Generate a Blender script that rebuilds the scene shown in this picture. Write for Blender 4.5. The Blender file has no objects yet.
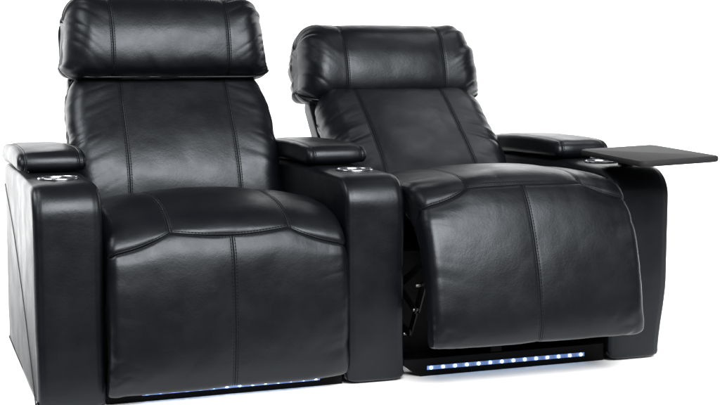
import bpy, math
import numpy as np
from mathutils import Matrix, Vector

R = math.radians
scene = bpy.context.scene
COL = scene.collection
rng = np.random.default_rng(7)

# ------------------------------------------------------------------ sizes
A, S, H, D = 0.1726, 0.6392, 0.56, 0.873          # arm width, seat width, arm height, arm depth
W = 3 * A + 2 * S
CL, CR = A + S / 2, 2 * A + 1.5 * S               # middles of the two seats
HSEAM, BSEAM = .178, .168                                      # half distance of the paired seams

# ------------------------------------------------------------------ noise
LAT = rng.uniform(-1, 1, (64, 64, 64))

def vnoise(x, y, z):
    x, y, z = np.broadcast_arrays(x, y, z)
    xi, yi, zi = np.floor(x).astype(int), np.floor(y).astype(int), np.floor(z).astype(int)
    fx, fy, fz = x - xi, y - yi, z - zi
    fx, fy, fz = [t * t * t * (t * (t * 6 - 15) + 10) for t in (fx, fy, fz)]
    g = lambda a, b, c: LAT[(xi + a) % 64, (yi + b) % 64, (zi + c) % 64]
    l = lambda a, b, t: a + (b - a) * t
    return l(l(l(g(0, 0, 0), g(1, 0, 0), fx), l(g(0, 1, 0), g(1, 1, 0), fx), fy),
             l(l(g(0, 0, 1), g(1, 0, 1), fx), l(g(0, 1, 1), g(1, 1, 1), fx), fy), fz)

def sstep(a, b, x):
    t = np.clip((x - a) / (b - a), 0, 1)
    return t * t * (3 - 2 * t)

# ------------------------------------------------------------------ materials
def new_mat(name):
    m = bpy.data.materials.new(name); m.use_nodes = True
    nt = m.node_tree
    return m, nt, nt.nodes['Principled BSDF']

class G:
    """small helper to chain math nodes"""
    def __init__(self, nt): self.nt = nt
    def m(self, op, a, b=None, c=None):
        n = self.nt.nodes.new('ShaderNodeMath'); n.operation = op
        for i, v in enumerate((a, b, c)):
            if v is None: continue
            if isinstance(v, (int, float)): n.inputs[i].default_value = v
            else: self.nt.links.new(v, n.inputs[i])
        return n.outputs[0]
    def ss(self, v, a, b, lo=0., hi=1.):
        n = self.nt.nodes.new('ShaderNodeMapRange'); n.interpolation_type = 'SMOOTHSTEP'
        self.nt.links.new(v, n.inputs[0])
        for i, q in enumerate((a, b, lo, hi)): n.inputs[i + 1].default_value = q
        return n.outputs[0]
    def attr(self, name):
        n = self.nt.nodes.new('ShaderNodeAttribute'); n.attribute_name = name
        return n.outputs['Fac']
    def noise(self, vec, scale, detail=3., rough=.5):
        n = self.nt.nodes.new('ShaderNodeTexNoise')
        n.inputs['Scale'].default_value = scale; n.inputs['Detail'].default_value = detail
        n.inputs['Roughness'].default_value = rough
        self.nt.links.new(vec, n.inputs['Vector'])
        return n.outputs['Fac']

def leather():
    m, nt, b = new_mat('black_leather'); g = G(nt)
    tc = nt.nodes.new('ShaderNodeTexCoord'); ob = tc.outputs['Object']
    st = g.attr('seam_t')
    stitch = g.ss(g.m('SINE', g.m('MULTIPLY', st, 2 * math.pi / .0085)), -.55, -.1)
    h = None; thread = None
    for nm in ('seam_a', 'seam_b'):
        a = g.m('ABSOLUTE', g.m('SUBTRACT', g.attr(nm), 1.0))
        groove = g.ss(a, .0004, .0024)                                    # fold where panels meet
        ln = g.ss(g.m('ABSOLUTE', g.m('SUBTRACT', a, .0055)), .0003, .0016, 1., 0.)
        ln = g.m('MULTIPLY', ln, g.m('ADD', g.m('MULTIPLY', stitch, .6), .4))
        hh = g.m('SUBTRACT', groove, g.m('MULTIPLY', ln, .55))
        h = hh if h is None else g.m('ADD', h, hh)
        k = g.m('MAXIMUM', g.ss(a, .0004, .0018, 1., 0.), ln)
        thread = k if thread is None else g.m('MAXIMUM', thread, k)
    bp = nt.nodes.new('ShaderNodeBump'); bp.inputs['Strength'].default_value = .8
    bp.inputs['Distance'].default_value = .0014
    nt.links.new(h, bp.inputs['Height'])
    # grain and fine creases of the hide
    vo = nt.nodes.new('ShaderNodeTexVoronoi'); vo.feature = 'SMOOTH_F1'
    vo.inputs['Scale'].default_value = 420.; nt.links.new(ob, vo.inputs['Vector'])
    fine = g.m('ADD', g.m('MULTIPLY', vo.outputs['Distance'], .35), g.m('MULTIPLY', g.noise(ob, 130, 4, .6), .9))
    b2 = nt.nodes.new('ShaderNodeBump'); b2.inputs['Strength'].default_value = .28
    b2.inputs['Distance'].default_value = .0011
    nt.links.new(fine, b2.inputs['Height']); nt.links.new(bp.outputs[0], b2.inputs['Normal'])
    b3 = nt.nodes.new('ShaderNodeBump'); b3.inputs['Strength'].default_value = .2
    b3.inputs['Distance'].default_value = .003
    nt.links.new(g.noise(ob, 22, 3, .55), b3.inputs['Height']); nt.links.new(b2.outputs[0], b3.inputs['Normal'])
    nt.links.new(b3.outputs[0], b.inputs['Normal'])
    mx = nt.nodes.new('ShaderNodeMix'); mx.data_type = 'RGBA'
    nt.links.new(thread, mx.inputs[0])
    mx.inputs[6].default_value = (.0014, .0017, .0027, 1); mx.inputs[7].default_value = (.002, .002, .0025, 1)
    nt.links.new(mx.outputs[2], b.inputs['Base Color'])
    ro = g.m('ADD', g.ss(g.noise(ob, 9, 4, .6), .3, .7, .36, .45), g.m('MULTIPLY', thread, .3))
    nt.links.new(ro, b.inputs['Roughness'])
    nt.links.new(g.m('SUBTRACT', .31, g.m('MULTIPLY', thread, .22)), b.inputs['Specular IOR Level'])
    b.inputs['Specular Tint'].default_value = (.88, .94, 1., 1)
    return m

def plain(name, col, rough, metal=0., spec=.5, bump=0., scale=200.):
    m, nt, b = new_mat(name); g = G(nt)
    b.inputs['Base Color'].default_value = (*col, 1)
    b.inputs['Metallic'].default_value = metal; b.inputs['Specular IOR Level'].default_value = spec
    tc = nt.nodes.new('ShaderNodeTexCoord')
    n = g.noise(tc.outputs['Object'], scale, 3, .6)
    nt.links.new(g.ss(n, .25, .75, max(rough - .06, .03), rough + .06), b.inputs['Roughness'])
    if bump:
        bp = nt.nodes.new('ShaderNodeBump'); bp.inputs['Strength'].default_value = .5
        bp.inputs['Distance'].default_value = bump
        nt.links.new(n, bp.inputs['Height']); nt.links.new(bp.outputs[0], b.inputs['Normal'])
    return m

def glow(name, col, strength):
    m, nt, b = new_mat(name)
    b.inputs['Base Color'].default_value = (*[c * .4 for c in col], 1)
    b.inputs['Emission Color'].default_value = (*col, 1); b.inputs['Emission Strength'].default_value = strength
    return m

LEATHER = leather()
STEEL = plain('brushed_steel', (.4, .41, .43), .22, 1., bump=.0002)
DARKSTEEL = plain('dark_steel', (.02, .02, .022), .45, 1., bump=.0003)
BOLTSTEEL = plain('bolt_steel', (.12, .12, .12), .3, 1.)
CUPBLACK = plain('cup_liner', (.008, .008, .009), .6, spec=.15)
BASEBLACK = plain('black_base_and_hollow', (.002, .002, .0025), .6, spec=.08, bump=.0004)
TRAYTOP = plain('black_tray_laminate', (.017, .017, .018), .62, spec=.12, bump=.0002, scale=600)
STRIP = plain('blue_led_tape', (.26, .40, .78), .4)
LED = glow('white_led', (.5, .7, 1.), 18.)

# ------------------------------------------------------------------ object helpers
def tag(o, label=None, cat=None, group=None, kind=None):
    for k, v in (('label', label), ('category', cat), ('group', group), ('kind', kind)):
        if v: o[k] = v
    return o

def empty(name, loc=(0, 0, 0)):
    o = bpy.data.objects.new(name, None); o.location = loc; o.empty_display_size = .1
    COL.objects.link(o); return o

def mesh_obj(name, verts, faces, mats, parent=None, attrs=None, smooth=True, mat_idx=None):
    me = bpy.data.meshes.new(name)
    me.from_pydata([tuple(v) for v in verts], [], [tuple(f) for f in faces])
    for k, v in (attrs or {}).items():
        at = me.attributes.new(k, 'FLOAT', 'POINT'); at.data.foreach_set('value', np.ascontiguousarray(v, dtype=np.float32))
    if not isinstance(mats, (list, tuple)): mats = [mats]
    for m in mats: me.materials.append(m)
    if mat_idx is not None: me.polygons.foreach_set('material_index', np.array(mat_idx, dtype=np.int32))
    me.polygons.foreach_set('use_smooth', np.full(len(me.polygons), smooth))
    me.validate(); me.update()
    o = bpy.data.objects.new(name, me); COL.objects.link(o)
    if parent: o.parent = parent
    return o

class MB:
    """collects simple pieces into one mesh"""
    def __init__(self): self.v, self.f, self.mi = [], [], []
    def add(self, v, f, mi=0):
        n = len(self.v); self.v += [tuple(q) for q in v]
        self.f += [tuple(i + n for i in q) for q in f]; self.mi += [mi] * len(f)
    def prism(self, poly, axis, lo, hi, mi=0, bev=.0):
        """polygon in the two other axes, extruded along axis, with a small bevel at both ends"""
        n = len(poly); P = np.array(poly, float); c = P.mean(0)
        rings = [(lo, bev), (lo + bev, 0), (hi - bev, 0), (hi, bev)] if bev else [(lo, 0), (hi, 0)]
        V = []
        for t, e in rings:
            d = P - c; ln = np.linalg.norm(d, axis=1, keepdims=True)
            Q = P - d / ln * e
            for a, b in Q:
                q = [a, b]; q.insert(axis, t); V.append(q)
        F = []
        for k in range(len(rings) - 1):
            for i in range(n):
                j = (i + 1) % n; F.append((k * n + i, k * n + j, (k + 1) * n + j, (k + 1) * n + i))
        F.append(tuple(range(n - 1, -1, -1))); F.append(tuple(range((len(rings) - 1) * n, len(rings) * n)))
        self.add(V, F, mi)
    def lathe(self, prof, c, n=48, mi=0, axis=2):
        V, F = [], []
        for r, z in prof:
            for k in range(n):
                a = 2 * math.pi * k / n
                q = [c[0] + r * math.cos(a), c[1] + r * math.sin(a), c[2] + z]
                if axis == 1: q = [c[0] + r * math.cos(a), c[1] + z, c[2] + r * math.sin(a)]
                if axis == 0: q = [c[0] + z, c[1] + r * math.cos(a), c[2] + r * math.sin(a)]
                V.append(q)
        for i in range(len(prof) - 1):
            for k in range(n):
                j = (k + 1) % n; F.append((i * n + k, i * n + j, (i + 1) * n + j, (i + 1) * n + k))
        self.add(V, F, mi)
    def tube(self, pts, r, n=8, mi=0):
        P = np.array(pts, float); T = np.gradient(P, axis=0); T /= np.linalg.norm(T, axis=1, keepdims=True)
        V, F = [], []
        for p, t in zip(P, T):
            up = np.array([0, 0, 1.]) if abs(t[2]) < .9 else np.array([0, 1., 0])
            s = np.cross(t, up); s /= np.linalg.norm(s); u = np.cross(s, t)
            for k in range(n):
                a = 2 * math.pi * k / n; V.append(p + r * (math.cos(a) * s + math.sin(a) * u))
        for i in range(len(P) - 1):
            for k in range(n):
                j = (k + 1) % n; F.append((i * n + k, i * n + j, (i + 1) * n + j, (i + 1) * n + k))
        F.append(tuple(range(n - 1, -1, -1))); m = (len(P) - 1) * n; F.append(tuple(range(m, m + n)))
        self.add(V, F, mi)
    def build(self, name, mats, parent=None, smooth=True, sharp=30):
        o = mesh_obj(name, self.v, self.f, mats, parent, smooth=smooth, mat_idx=self.mi)
        if smooth: o.data.set_sharp_from_angle(angle=R(sharp))
        return o

# ------------------------------------------------------------------ upholstery builder
def spline(ctrl, n, closed=True):
    P = np.array(ctrl, float); N = len(P); out = []; idx = []
    segs = N if closed else N - 1
    for i in range(segs):
        p0, p1, p2, p3 = (P[(i - 1) % N], P[i], P[(i + 1) % N], P[(i + 2) % N]) if closed else \
            (P[max(i - 1, 0)], P[i], P[i + 1], P[min(i + 2, N - 1)])
        for t in np.linspace(0, 1, 24, endpoint=False):
            out.append(.5 * ((2 * p1) + (-p0 + p2) * t + (2 * p0 - 5 * p1 + 4 * p2 - p3) * t * t + (-p0 + 3 * p1 - 3 * p2 + p3) * t ** 3))
    if not closed: out.append(P[-1])
    Q = np.array(out)
    if closed: Q = np.vstack([Q, Q[:1]])
    s = np.concatenate([[0], np.cumsum(np.linalg.norm(np.diff(Q, axis=0), axis=1))])
    cs = s[[24 * i for i in range(N)]]                                  # arc length at the control points
    t = np.linspace(0, s[-1], n, endpoint=not closed)
    return np.stack([np.interp(t, s, Q[:, 0]), np.interp(t, s, Q[:, 1])], 1), t, cs, s[-1], (s, Q)

def round_poly(pts, radii, k=10):
    P = np.array(pts, float); out = []
    for i in range(len(P)):
        a, b, c = P[i - 1], P[i], P[(i + 1) % len(P)]; r = radii[i]
        u = (a - b) / np.linalg.norm(a - b); v = (c - b) / np.linalg.norm(c - b)
        ang = math.acos(np.clip(u @ v, -1, 1)); d = r / math.tan(ang / 2)
        m = (u + v) / np.linalg.norm(u + v); o = b + m * r / math.sin(ang / 2)
        s, e = b + u * d - o, b + v * d - o
        w = math.acos(np.clip((s @ e) / (r * r), -1, 1))
        for t in np.linspace(0, 1, k):
            out.append(o + (math.sin((1 - t) * w) * s + math.sin(t * w) * e) / math.sin(w))
    return np.array(out)

def resample(Q, n):
    Q = np.vstack([Q, Q[:1]]); s = np.concatenate([[0], np.cumsum(np.linalg.norm(np.diff(Q, axis=0), axis=1))])
    t = np.linspace(0, s[-1], n, endpoint=False)
    return np.stack([np.interp(t, s, Q[:, 0]), np.interp(t, s, Q[:, 1])], 1), t, s[-1]

def closest_on(P, skel):
    best = None; bd = None
    for a, b in zip(skel[:-1], skel[1:]):
        ab = b - a; t = np.clip(((P - a) @ ab) / (ab @ ab), 0, 1); q = a + t[..., None] * ab
        d = np.linalg.norm(P - q, axis=-1)
        if best is None: best, bd = q, d
        else:
            m = d < bd; best = np.where(m[..., None], q, best); bd = np.minimum(d, bd)
    return best, bd

def grid_normals(V):
    dr = np.roll(V, -1, 0) - np.roll(V, 1, 0); dc = np.gradient(V, axis=1)
    n = np.cross(dr, dc); return n / np.maximum(np.linalg.norm(n, axis=2, keepdims=True), 1e-9)

def columns(hw, r, step, k=None):
    k = k or max(9, int(r * 1.6 / step))
    th = np.linspace(0, math.pi / 2, k)
    s, e = r * (1 - np.cos(th)), r * (1 - np.sin(th))
    m = max(4, int(round(2 * (hw - r) / step)))
    x = np.concatenate([-hw + s, np.linspace(-hw + r, hw - r, m + 1)[1:-1], (hw - s)[::-1]])
    ee = np.concatenate([e, np.zeros(m - 1), e[::-1]])
    return x, ee

def sweep(prof, hw, r, cx, skel=None, step=.0045, wscale=None, pinch=None, rrow=None):
    """closed YZ profile (rows) swept along X (columns) with rounded ends; returns grid (rows, cols, 3) and x relative"""
    x, e = columns(hw, r, step)
    if prof.ndim == 2: prof = np.repeat(prof[:, None, :], len(x), 1)
    if skel is not None:
        q, d = closest_on(prof, np.array(skel, float)); dirn = (q - prof) / np.maximum(d, 1e-6)[..., None]
        off = np.minimum(e[None, :], d * .97) if pinch is None else d * (e / r)[None, :] * pinch
        if rrow is not None: off = off * rrow[:, None]
    else:
        t = np.roll(prof, -1, 0) - np.roll(prof, 1, 0)
        dirn = np.stack([-t[..., 1], t[..., 0]], -1); dirn /= np.linalg.norm(dirn, axis=-1, keepdims=True)
        c = prof.mean(0, keepdims=True)
        if np.sum(dirn * (c - prof)) < 0: dirn = -dirn
        off = np.repeat(e[None, :], len(prof), 0)
    P = prof + dirn * off[..., None]
    X = np.repeat(x[None, :], len(P), 0)
    if wscale is not None: X = X * wscale[:, None]
    return np.stack([X + cx, P[..., 0], P[..., 1]], -1), X

def out_normals(V):
    n = grid_normals(V); c = V.mean((0, 1))
    return -n if np.sum(n * (V - c)) < 0 else n

def grid_faces(nr, nc, rows=None, skip=None, cap=True):
    F = []
    rr = range(nr) if rows is None else rows
    for i in rr:
        j = (i + 1) % nr
        for k in range(nc - 1):
            if skip is not None and skip[i, k]: continue
            F.append((i * nc + k, i * nc + k + 1, j * nc + k + 1, j * nc + k))
    if cap:
        ids = list(rr) if rows is None else list(rows) + [(rows[-1] + 1) % nr]
        F.append(tuple(i * nc for i in ids)); F.append(tuple(i * nc + nc - 1 for i in reversed(ids)))
    return F

def emit(name, V, F, attrs, parent, mats=None, extra=None):
    """grid (or part of it) to a mesh object with only the vertices it uses; outward faces"""
    used = np.unique(np.concatenate([np.array(f) for f in F])); mp = -np.ones(V.shape[0] * V.shape[1], int); mp[used] = np.arange(len(used))
    verts = V.reshape(-1, 3)[used]
    faces = [tuple(mp[list(f)]) for f in F]
    at = {k: v.reshape(-1)[used] for k, v in attrs.items()}
    if extra:
        n = len(verts); verts = np.vstack([verts, np.array(extra.v)]); faces += [tuple(i + n for i in f) for f in extra.f]
        at = {k: np.concatenate([v, np.full(len(extra.v), 2. if k != 'seam_t' else 0.)]) for k, v in at.items()}
    o = mesh_obj(name, verts, faces, mats or LEATHER, parent, at)
    import bmesh
    bm = bmesh.new(); bm.from_mesh(o.data); bmesh.ops.recalc_face_normals(bm, faces=bm.faces); bm.to_mesh(o.data); bm.free()
    return o

def seams(da, db, t):
    # stored +1 so that a mesh without seams (attribute 0) shows none; clipped far away from the seam
    return {'seam_a': np.clip(da, -.3, .3) + 1, 'seam_b': np.clip(db, -.3, .3) + 1, 'seam_t': t}

def pucker(d, depth=.004, wid=.007, swell=.004, sw=.05):
    return -depth * np.exp(-(d / wid) ** 2) - swell * np.exp(-(d / sw) ** 2)

def folds(a, along, seed, fa, fl):
    """rounded folds with sharp valleys, long in the direction of `along`"""
    n = vnoise(a * fa + seed, along * fl + seed * 1.7, np.zeros_like(a) + seed)
    n2 = vnoise(a * fa * 2.3 + seed * 3, along * fl * 1.6, np.zeros_like(a) + seed * 2)
    return np.abs(n) * 1.0 + np.abs(n2) * .4 - .45

def lumps(V, seed, amp=.0028):
    amp = amp * .75
    x, y, z = V[..., 0], V[..., 1], V[..., 2]
    return amp * vnoise(x * 7 + seed, y * 7 + seed, z * 7) + amp * .28 * vnoise(x * 17, y * 17 + seed, z * 17 + seed) \
        + amp * .05 * vnoise(x * 45, y * 45 + seed, z * 45)

# ------------------------------------------------------------------ the sofa
sofa = empty('recliner_sofa', (W / 2, D / 2, 0))
tag(sofa, 'black leather two-seat home theatre recliner sofa with three armrests, right seat reclined', 'recliner sofa')
SO = Vector(sofa.location)
def under(o, p):
    """parent while keeping world coordinates of the mesh (all meshes are built in place)"""
    o.parent = p
    return o
sofa_shift = Matrix.Translation(-SO)

def make_seat(cx, ctrl, skel, i_seam, i_corner, dome, seed, label_f, SEAM, dip, mid, tilt):
    n = 430
    P0, t0, cs, L, (ss, QQ) = spline(ctrl, n)
    hw, r = .3165, .026
    x, _ = columns(hw, r, .0045)
    ts = cs[i_seam]
    i0 = int(round(ts / L * n)); ts = t0[i0]
    u = np.clip((np.abs(x) - SEAM) / (hw - SEAM), 0, 1)
    shift = np.where(np.abs(x) < SEAM, dip * (1 - (x / SEAM) ** 2), .043 * (1 - (1 - u) ** 2.8))
    kx = np.arange(-9, 10) * .001; kw = np.exp(-(kx / .005) ** 2); kw /= kw.sum()        # the scallops meet in a soft point
    shift = sum(wk * np.interp(x + k_, x, shift) for k_, wk in zip(kx, kw))
    w = np.clip(1 - np.abs(t0 - ts) / .19, 0, 1)
    T = (t0[:, None] + shift[None, :] * w[:, None]) % L
    prof = np.stack([np.interp(T, ss, QQ[:, 0]), np.interp(T, ss, QQ[:, 1])], -1)
    # crown of the seat: lower towards the arms
    zt = prof[..., 1]; zs = ctrl[i_seam][1]
    wt = sstep(zs - .17, zs + .02, zt)
    prof = prof.copy(); prof[..., 1] = zt - wt * dome * (np.abs(x) / hw)[None, :] ** 2.4
    # belly of the front panel
    fw_ = sstep(zs + .02, zs - .12, zt) * (T > ts) * (T < cs[i_corner])
    prof[..., 0] += fw_ * .010 * (np.abs(x) / hw)[None, :] ** 3
    zb = min(c[1] for c in ctrl)
    prof[..., 1] -= sstep(.12, .0, prof[..., 1] - zb) * tilt * (.6 - .5 * x / hw)[None, :]
    V, X = sweep(prof, hw, r, cx, skel, rrow=.3 + .7 * sstep(.0, .10, P0[:, 1] - zb))
    N = out_normals(V)
    da = np.repeat((t0 - ts)[:, None], len(x), 1)
    front = np.zeros_like(da, bool); rows = np.arange(n)
    i1 = int(round(cs[i_corner] / L * n))
    fr = rows[(rows >= i0) & (rows < i1)]
    isfront = ((rows > i0) & (rows <= i1))[:, None]
    dtop = np.abs(X) - SEAM; dfr = X - mid
    db = np.where(isfront, dfr, dtop)
    far_a = np.abs(da) > .25
    fa_ = sstep(.0, .02, np.abs(da))
    d = pucker(da, .0045, .007, .007, .045) + pucker(db, .0014, .006, .0025, .035) * sstep(0, .015, np.abs(da))
    d += lumps(V, seed, .0026)
    edge = sstep(.12, .0, hw - np.abs(X))
    d += edge * .003 * folds(T + .25 * np.abs(X), X, seed + 3.1, 15, 5) * sstep(.01, .08, np.abs(da))
    # soft creases running away from the scalloped seam
    d += .0022 * np.exp(-(np.abs(da) / .07)) * folds(X, T, seed + 9, 16, 6) * sstep(0, .012, np.abs(da))
    # creases at the two lower corners of the panel
    zl = sstep(.14, .0, V[..., 2] - ctrl[[k for k in range(len(ctrl)) if ctrl[k][1] == min(c[1] for c in ctrl)][0]][1])
    d += .0016 * sstep(.02, .12, -da * np.where(T < ts, 1, -1)) * folds(X * .6 + T * .5, T - X * .4, seed + 13, 9, 5)
    d += zl * sstep(.14, .02, hw - np.abs(X)) * .006 * folds(T + X * .7, X - T, seed + 5, 20, 8)
    V = V + N * d[..., None]
    back_rows = [i % n for i in range(i1, n + i0)]
    nc = len(x)
    at_top = seams(da, dtop, np.where(np.abs(da) < .012, X, T))
    at_fr = seams(da, dfr, np.where(np.abs(da) < .012, X, T))
    seat = emit('seat', V, grid_faces(n, nc, back_rows), at_top, sofa)
    foot = emit('footrest', V, grid_faces(n, nc, list(fr)), at_fr, sofa)
    foot['label'] = label_f
    return seat, foot

make_seat(CL,
          [(.66, .40), (.60, .465), (.45, .505), (.30, .520), (.15, .513), (.05, .490), (-.012, .455), (-.036, .41), (-.05, .33), (-.055, .22),
           (-.05, .12), (-.042, .06), (-.026, .036), (-.004, .04), (.008, .08), (.02, .2), (.035, .31), (.1, .37), (.3, .37), (.6, .36)],
          [(.6, .42), (.1, .44), (.0, .38), (-.018, .08)], 6, 16, .036, 1.3, 'upright footrest closed flush with the armrests', .157, .029, .002, .005)
make_seat(CR,
          [(.70, .40), (.62, .48), (.45, .533), (.28, .566), (.12, .576), (.0, .571), (-.074, .548), (-.109, .50), (-.146, .42), (-.176, .33), (-.194, .24),
           (-.200, .18), (-.195, .135), (-.178, .120), (-.15, .126), (-.13, .2), (-.10, .32), (-.03, .42), (.1, .46), (.4, .43)],
          [(.62, .45), (.1, .51), (-.05, .47), (-.165, .16)], 6, 17, .034, 4.7, 'raised footrest swung forward of the armrests', .174, .008, -.012, .0)

def frame_pts(P0, th, pts):
    a = (math.sin(th), math.cos(th)); b = (-math.cos(th), math.sin(th))
    return [(P0[0] + q * a[0] + w * b[0], P0[1] + q * a[1] + w * b[1]) for q, w in pts]

def make_back(cx, P0, th, pts, head, hskel, seed, label):
    n = 330
    ctrl = frame_pts(P0, th, pts)
    prof, t, cs, L, _ = spline(ctrl, n)
    a_loc = (prof[:, 0] - P0[0]) * math.sin(th) + (prof[:, 1] - P0[1]) * math.cos(th)
    amax = a_loc.max()
    hw, r = (.318 if cx < 1 else .300), .065
    ws = 1 - .17 * sstep(amax - .20, amax, a_loc) ** 1.5
    sk = frame_pts(P0, th, [(.03, -.055), (amax - .06, -.07)])
    V, X = sweep(prof, hw, r, cx, sk, wscale=ws)
    N = out_normals(V); T = np.repeat(t[:, None], V.shape[1], 1); Aa = np.repeat(a_loc[:, None], V.shape[1], 1)
    db = np.abs(X - (.011 if cx < 1 else 0)) - BSEAM * (1 if cx < 1 else .95) * (1 - .06 * Aa)
    d = pucker(db, .0014, .006, .003, .045) + lumps(V, seed, .0034)
    edge = sstep(.17, .0, hw * ws[:, None] - np.abs(X))
    d += edge * .008 * folds(T + .45 * np.abs(X), np.abs(X), seed + 2, 17, 4)
    # dimple and creases of the lumbar part
    d += .003 * np.exp(-((Aa - .10) / .06) ** 2) * folds(X, T, seed + 4, 9, 5)
    V = V + N * d[..., None]
    dseam = np.abs(X) - (hw * ws[:, None] - .03)
    back = emit('backrest', V, grid_faces(n, V.shape[1]), seams(np.full_like(db, .3), db, T), sofa)
    back['label'] = label
    # stiff outer shell behind the cushion
    pr, tt, LL = resample(round_poly(frame_pts(P0, th, [(-.06, -.10), (amax - .03, -.10), (amax - .05, -.165), (-.06, -.165)]), [.012, .03, .03, .012]), 160)
    V2, X2 = sweep(pr, .295, .012, cx, None, step=.02)
    N2 = out_normals(V2); V2 = V2 + N2 * lumps(V2, seed + 1, .002)[..., None]
    emit('back_panel', V2, grid_faces(160, V2.shape[1]), seams(np.full_like(X2, .3), np.full_like(X2, .3), X2), back)
    # ---- headrest pillow
    n = 300
    prof, t, cs, L, _ = spline(head, n)
    zmin, zmax = prof[:, 1].min(), prof[:, 1].max()
    q = (prof[:, 1] - zmin) / (zmax - zmin)
    hw, r = (.327 if cx < 1 else .337), .085
    ws = 1 - .075 * q ** 1.3
    V, X = sweep(prof, hw, r, cx, hskel, wscale=ws, step=.0042, pinch=.86)
    Vsmooth = V.copy()
    N = out_normals(V); T = np.repeat(t[:, None], V.shape[1], 1); Q = np.repeat(q[:, None], V.shape[1], 1)
    db = np.abs(X) - HSEAM
    d = pucker(db, .0016, .006, .003, .04) + lumps(V, seed + 7, .0036)
    ex = hw * ws[:, None] - np.abs(X)
    sgn = np.where(X < 0, 1., 1.27)
    d += sstep(.16, .0, ex) * sstep(-.03, .03, ex) * .014 * folds(T * sgn + .8 * ex, ex, seed + 6, 14, 4)
    # short creases rising from the lower edge
    d += .0045 * np.exp(-((Q - .12) / .14) ** 2) * folds(X + .4 * T, T, seed + 8, 15, 7)
    d -= .012 * np.exp(-(X / .28) ** 2) * 0
    V = V + N * d[..., None]
    # piping along the lower front edge
    i_low = int(np.argmin(np.abs(t - cs[0])))
    ex_mb = MB(); row = Vsmooth[i_low, 5:-5] + N[i_low, 5:-5] * .001
    ex_mb.tube(row[::2], .003, 8)
    h = emit('headrest', V, grid_faces(n, V.shape[1]), seams(np.full_like(db, .3), db, T), back, extra=ex_mb)
    return back

HL = [(.742, .826), (.708, .858), (.704, .915), (.722, .985), (.765, 1.046), (.84, 1.074), (.92, 1.058), (.965, 1.0), (.975, .92), (.955, .86), (.90, .824), (.80, .812)]
make_back(CL, (.57, .43), R(23), [(-.07, -.03), (.02, .025), (.11, .048), (.22, .040), (.34, .012), (.46, -.02), (.51, -.05), (.50, -.10), (.3, -.13), (.0, -.12), (-.08, -.08)],
          [(y - .022, z) for y, z in HL], [(.792, .858), (.832, .985)], 2.2, 'upright backrest of the closed seat')
def rot_head(pts, phi, piv, to):
    c, s = math.cos(phi), math.sin(phi)
    return [(to[0] + (y - piv[0]) * c + (z - piv[1]) * 1.07 * s, to[1] + (z - piv[1]) * 1.07 * c - (y - piv[0]) * s) for y, z in pts]
HR = rot_head(HL, R(5), (.742, .828), (.900, .747))
SR = rot_head([(.814, .858), (.854, .985)], R(5), (.742, .828), (.900, .747))
make_back(CR, (.545, .44), R(42), [(-.07, -.03), (.02, .028), (.11, .045), (.26, .028), (.40, .005), (.50, -.02), (.55, -.05), (.54, -.10), (.3, -.13), (.0, -.12), (-.08, -.08)],
          HR, SR, 6.4, 'backrest tilted back on the reclined seat')

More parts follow.
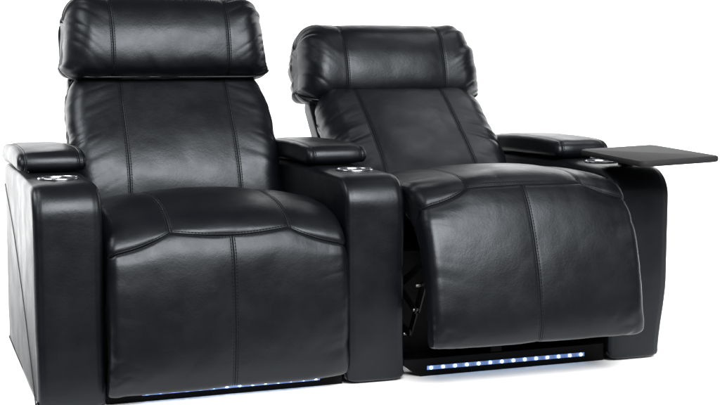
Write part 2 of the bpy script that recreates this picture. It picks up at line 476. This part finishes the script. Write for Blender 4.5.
# ------------------------------------------------------------------ armrests
def make_arm(x0, cup, label):
    cx = x0 + A / 2; hw = A / 2 - .001
    poly = round_poly([(0, .004), (D, .004), (D, .568), (.34, .571), (.0, .565)], [.012, .012, .03, .9, .085], 14)
    prof, t, L = resample(poly, 440)
    V, X = sweep(prof, hw, .022, cx, None, step=.0045)
    N = out_normals(V); T = np.repeat(t[:, None], V.shape[1], 1)
    da = np.abs(X) - (hw - .016)
    d = pucker(da, .0016, .005, .0015, .02) + lumps(V, x0 * 3 + .7, .0018)
    d += .002 * sstep(.12, 0, V[..., 1]) * folds(V[..., 2] + .2 * X, X, x0 + 4, 5, 4)
    V = V + N * d[..., None]
    if x0 > 1.5:                                     # the outer side of this arm flares out above its foot
        V[..., 0] += .024 * sstep(.0, .24, V[..., 2]) * sstep(cx - .02, x0 + A, V[..., 0])
    nr, nc = V.shape[:2]
    C = (V + np.roll(V, -1, 0)) / 2
    cxy = np.array(cup); rr = np.linalg.norm(C[..., :2] - cxy, axis=-1)
    skip = (rr < .0485) & (C[..., 2] > .45)
    ex = MB()
    # raised plinth under the padded lid
    ex.prism(round_poly([(x0 + .03, .37), (x0 + A - .03, .37), (x0 + A - .03, D - .02), (x0 + .03, D - .02)], [.01] * 4, 4), 2, .54, .58)
    # curved seam on both side panels
    for xs, sg in ((x0 + .001, -1), (x0 + A - .001, 1)):
        if x0 > 1.5 and sg > 0: continue
        pts = [(xs + sg * .0002, y, z) for y, z in spline([(.85, .50), (.60, .40), (.36, .26), (.16, .11), (.04, .01)], 40, False)[0]]
        ex.tube(pts, .0014, 6)
    arm = emit('armrest', V, grid_faces(nr, nc, None, skip), seams(np.full_like(da, .3), np.full_like(da, .3), T), sofa, extra=ex)
    arm['label'] = label
    # cup holder: steel flange, dark well
    zt = np.interp(cup[1], [0.05, .34], [.566, .571]) + .0003
    m = MB()
    m.lathe([(.051, -.004), (.0525, .001), (.0515, .0035), (.0497, .0042), (.048, .0035), (.0470, .0), (.0465, -.008)], (cup[0], cup[1], zt), 64, 0)
    m.lathe([(.0465, -.008), (.044, -.05), (.041, -.078), (.037, -.084), (.0, -.085)], (cup[0], cup[1], zt), 64, 1)
    m.build('cup_holder', [STEEL, CUPBLACK], arm, sharp=60)
    # padded lid
    pc = [(.325, .578), (.315, .596), (.327, .620), (.37, .632), (.52, .637), (.70, .633), (.83, .622), (.872, .602), (.87, .580), (.82, .570), (.6, .572), (.45, .573), (.35, .572)]
    pr, t, cs, L, _ = spline(pc, 330)
    V, X = sweep(pr, A / 2 + .007, .02, cx, [(.35, .598), (.84, .590)], step=.004)
    N = out_normals(V); T = np.repeat(t[:, None], V.shape[1], 1)
    rowd = np.minimum(np.abs(t - cs[0]), np.minimum(np.abs(t - cs[0] - L), np.abs(t - cs[7])))
    db = np.abs(X) - (A / 2 - .013)
    d = pucker(db, .002, .005, .003, .02) + lumps(V, x0 * 5 + 2, .003)
    V = V + N * d[..., None]
    emit('armrest_pad', V, grid_faces(330, V.shape[1]), seams(np.full_like(db, .3), db, T), arm)
    return arm

CUPY = .18
make_arm(0, (A / 2, CUPY), 'outer armrest beside the upright seat')
make_arm(A + S, (1.5 * A + S, CUPY), 'middle armrest shared by both seats')
make_arm(2 * A + 2 * S, (2.5 * A + 2 * S - .008, CUPY + .02), 'armrest beside the reclined seat, under the tray')

# ------------------------------------------------------------------ base boards, led strips, mechanism
def make_base(x0, nled, lx0, lx1, cut):
    x1 = x0 + S; m = MB()
    lower = [(x0 + .002, .0), (x1 - .002, .0), (x1 - .002, .05), (x0 + .002, .05)] if not cut else \
        [(x0 + .035, .012), (x0 + .055, .0), (x1 - .002, .0), (x1 - .002, .05), (x0 + .004, .05), (x0 + .004, .035)]
    m.prism(lower, 1, .03, .05, bev=.002)
    m.prism([(.12, .05), (.8, .05), (.8, .34), (.12, .34)], 0, x0 + .004, x1 - .004)  # filler block, blackened to stand for the shaded hollow under the seat
    m.prism([(.051, .02), (.78, .02), (.78, .0495), (.051, .0495)], 0, x0 + .06, x1 - .06)
    base = m.build('base', BASEBLACK, sofa, sharp=25)
    b = MB(); xm = (x0 + x1) / 2 - .03
    b.prism([(xm - .018, .0505), (xm + .018, .0505), (xm + .018, .085), (xm - .018, .085)], 1, .034, .06, bev=.002)
    b.build('bracket', BASEBLACK, base)
    s = MB()
    zc = .0235 if cut else .0220
    s.prism([(lx0, zc - .0055), (lx1, zc - .0055), (lx1, zc + .0055), (lx0, zc + .0055)], 1, .0268, .0297, bev=.0008)
    strip = s.build('led_strip', STRIP, sofa)
    first = None
    for k in range(nled):
        xk = lx0 + .012 + (lx1 - lx0 - .024) * k / (nled - 1)
        if first is None:
            q = MB(); q.lathe([(.0001, -.0042), (.002, -.0038), (.0034, -.0026), (.0038, 0)], (0, 0, 0), 16, axis=1)
            first = q.build('led', LED, strip); first.location = (xk, .0268, zc); o = first
        else:
            o = first.copy(); COL.objects.link(o); o.parent = strip; o.location = (xk, .0268, zc)
make_base(A, 14, .265, .745, False)
make_base(2 * A + S, 14, 1.058, 1.555, True)

def bar(m, p, q, x, w=.011, th=.004):
    p, q = np.array(p, float), np.array(q, float); d = (q - p) / np.linalg.norm(q - p); n = np.array([-d[1], d[0]])
    poly = []
    for c, s in ((p, 1), (q, -1)):
        for a in np.linspace(-90, 90, 7):
            a = R(a); poly.append(c + w * (-s * d * math.cos(a) + s * n * math.sin(a) * -1))
    m.prism(poly, 0, x, x + th)

for xs in (2 * A + S + .014, 2 * A + 2 * S - .018):
    m = MB(); bolts = []
    bar(m, (.22, .30), (-.02, .20), xs); bar(m, (.20, .20), (-.06, .33), xs + .005)
    bar(m, (-.02, .20), (-.10, .34), xs + .010); bar(m, (.05, .12), (-.04, .27), xs + .015); bar(m, (.28, .16), (.02, .13), xs)
    for y, z in ((-.02, .20), (-.04, .27), (.05, .12)):
        m.lathe([(0.0001, .019), (.003, .019), (.0045, .0175), (.0045, -.002), (.003, -.004), (.0001, -.004)], (xs, y, z), 14, 1, axis=0)
    m.build('recline_mechanism', [DARKSTEEL, BOLTSTEEL], sofa, sharp=40)

# parts were modelled at their final place: shift them so the sofa's origin stands on the floor under its middle
for o in sofa.children: o.matrix_parent_inverse = sofa_shift

# ------------------------------------------------------------------ tray table
tray = empty('tray_table', (1.735, .115, .57))
tag(tray, 'thin black swivel tray table fixed to the armrest next to the reclined seat', 'tray table')
def tray_poly(l, w, r, e=0):
    w = w + .006
    return round_poly([(e, e), (w - e, e), (w - e, l - e), (e, l - e)], [r - e * .6] * 4, 10)
TB, TU, TV, TW, TL = ([1.5879, -0.2007, 0.6064], [0.99897, -0.0238, 0.03863], [0.02259, 0.99925, 0.0314], 0.2459, 0.3556)
TU, TV, TB = np.array(TU), np.array(TV), np.array(TB) - np.array([0, 0, .005])
TN = np.cross(TU, TV)
m = MB()
n = len(tray_poly(TL, TW, .03)); Vt, Ft = [], []
rings = [(.008, -.018), (.002, -.0165), (0, -.012), (0, -.006), (.002, -.0015), (.006, 0)]
for e, z in rings:
    for x, y in tray_poly(TL, TW, .022, e): Vt.append(tuple(TB + TU * x + TV * y + TN * z))
for k in range(len(rings) - 1):
    for i in range(n):
        j = (i + 1) % n; Ft.append((k * n + i, k * n + j, (k + 1) * n + j, (k + 1) * n + i))
Ft.append(tuple(range(n - 1, -1, -1))); Ft.append(tuple(range((len(rings) - 1) * n, len(rings) * n)))
m.add(Vt, Ft)
top = m.build('tray_top', TRAYTOP, tray, sharp=40)
m = MB()
m.lathe([(.0001, -.02), (.011, -.02), (.011, .036), (.0001, .036)], (1.735, .115, .570), 24)
m.lathe([(.0001, -.003), (.024, -.003), (.024, .003), (.020, .005), (.0001, .005)], (1.735, .115, .571), 32)
m.lathe([(.0001, .028), (.05, .030), (.05, .0375), (.0001, .0375)], (1.735, .115, .562), 32)
m.build('swivel_post', DARKSTEEL, tray, sharp=40)
for o in tray.children: o.matrix_parent_inverse = Matrix.Translation(-Vector(tray.location))

# ------------------------------------------------------------------ white studio sweep, and an unseen dark floor added to darken the leather's reflections
WHITE = plain('white_paper', (.93, .935, .94), .85, spec=.1, bump=.0002)
GREY = plain('dark_reflection_floor', (.06, .06, .065), .7, spec=.2, bump=.0005)
m = MB(); prof = [(-.11, 0), (.3, 0), (1.2, 0), (2.4, 0)]
for k in range(1, 13):
    a = R(90 * k / 12); prof.append((2.4 + 1.0 * math.sin(a), 1.0 - 1.0 * math.cos(a)))
prof += [(3.4, 1.6), (3.4, 2.3)]
xs = (-13., 15.)
SW = R(-17.6)                                      # the paper hangs square to the camera
V = [(x * math.cos(SW) - y * math.sin(SW), x * math.sin(SW) + y * math.cos(SW), z) for y, z in prof for x in xs]
F = [(2 * i, 2 * i + 1, 2 * i + 3, 2 * i + 2) for i in range(len(prof) - 1)]
m.add(V, F)
bd = m.build('backdrop', WHITE); tag(bd, 'seamless white studio backdrop sweeping into the floor', 'backdrop', kind='structure')
m = MB(); m.add([(-14, -14, -.004), (16, -14, -.004), (16, 12, -.004), (-14, 12, -.004)], [(0, 1, 2, 3)])
fl = m.build('floor', GREY); tag(fl, 'unseen dark floor added in front of the white sweep', 'floor', kind='structure')

# ------------------------------------------------------------------ lamps
def area(name, loc, target, sx, sy, power, col=(1, 1, 1), spread=180):
    l = bpy.data.lights.new(name, 'AREA'); l.shape = 'RECTANGLE'; l.size = sx; l.size_y = sy; l.energy = power; l.color = col
    l.spread = R(spread)
    o = bpy.data.objects.new(name, l); COL.objects.link(o); o.location = loc
    o.rotation_euler = (Vector(target) - Vector(loc)).to_track_quat('-Z', 'Y').to_euler(); return o
area('key_softbox', (.9, -3.1, 2.8), (.9, .2, .45), 3.4, 1.9, 480, (1, .99, .98))
area('backdrop_lamp', (1.95, 1.55, 3.0), (2.42, 3.03, 1.2), 9., .6, 170, spread=120)
area('floor_fill', (3.6, 1.2, 3.6), (3.4, 1.3, 0), 2.5, 2.0, 34, spread=60)  # added fill that brings the right-hand floor up to white
area('side_softbox', (-.75, 2.2, .75), (0, .4, .35), .9, 1.3, 14)
area('left_floor_fill', (-1.5, .3, 2.4), (-.6, .4, 0), 1.2, 1.2, 22, spread=80)  # added fill, lifts the floor left of the sofa to white

w = bpy.data.worlds.new('World'); scene.world = w; w.use_nodes = True
w.node_tree.nodes['Background'].inputs[0].default_value = (.9, .95, 1., 1); w.node_tree.nodes['Background'].inputs[1].default_value = .12

# ------------------------------------------------------------------ camera
f, pitch, yaw, px, py, pz = 1257.74657, .107134043, .348789424, -.288054170, -3.12880760, .854391560
cam = bpy.data.cameras.new('camera'); co = bpy.data.objects.new('camera', cam); COL.objects.link(co)
cam.sensor_width = 36; cam.lens = f / 720 * 36; cam.clip_end = 200; cam.clip_start = .05
co.location = (px, py, pz); co.rotation_euler = (math.pi / 2 - pitch, 0, -yaw)
scene.camera = co
scene.view_settings.view_transform = 'Standard'; scene.view_settings.look = 'None'
scene.view_settings.exposure = 0; scene.view_settings.gamma = 1
scene.cycles.max_bounces = 8
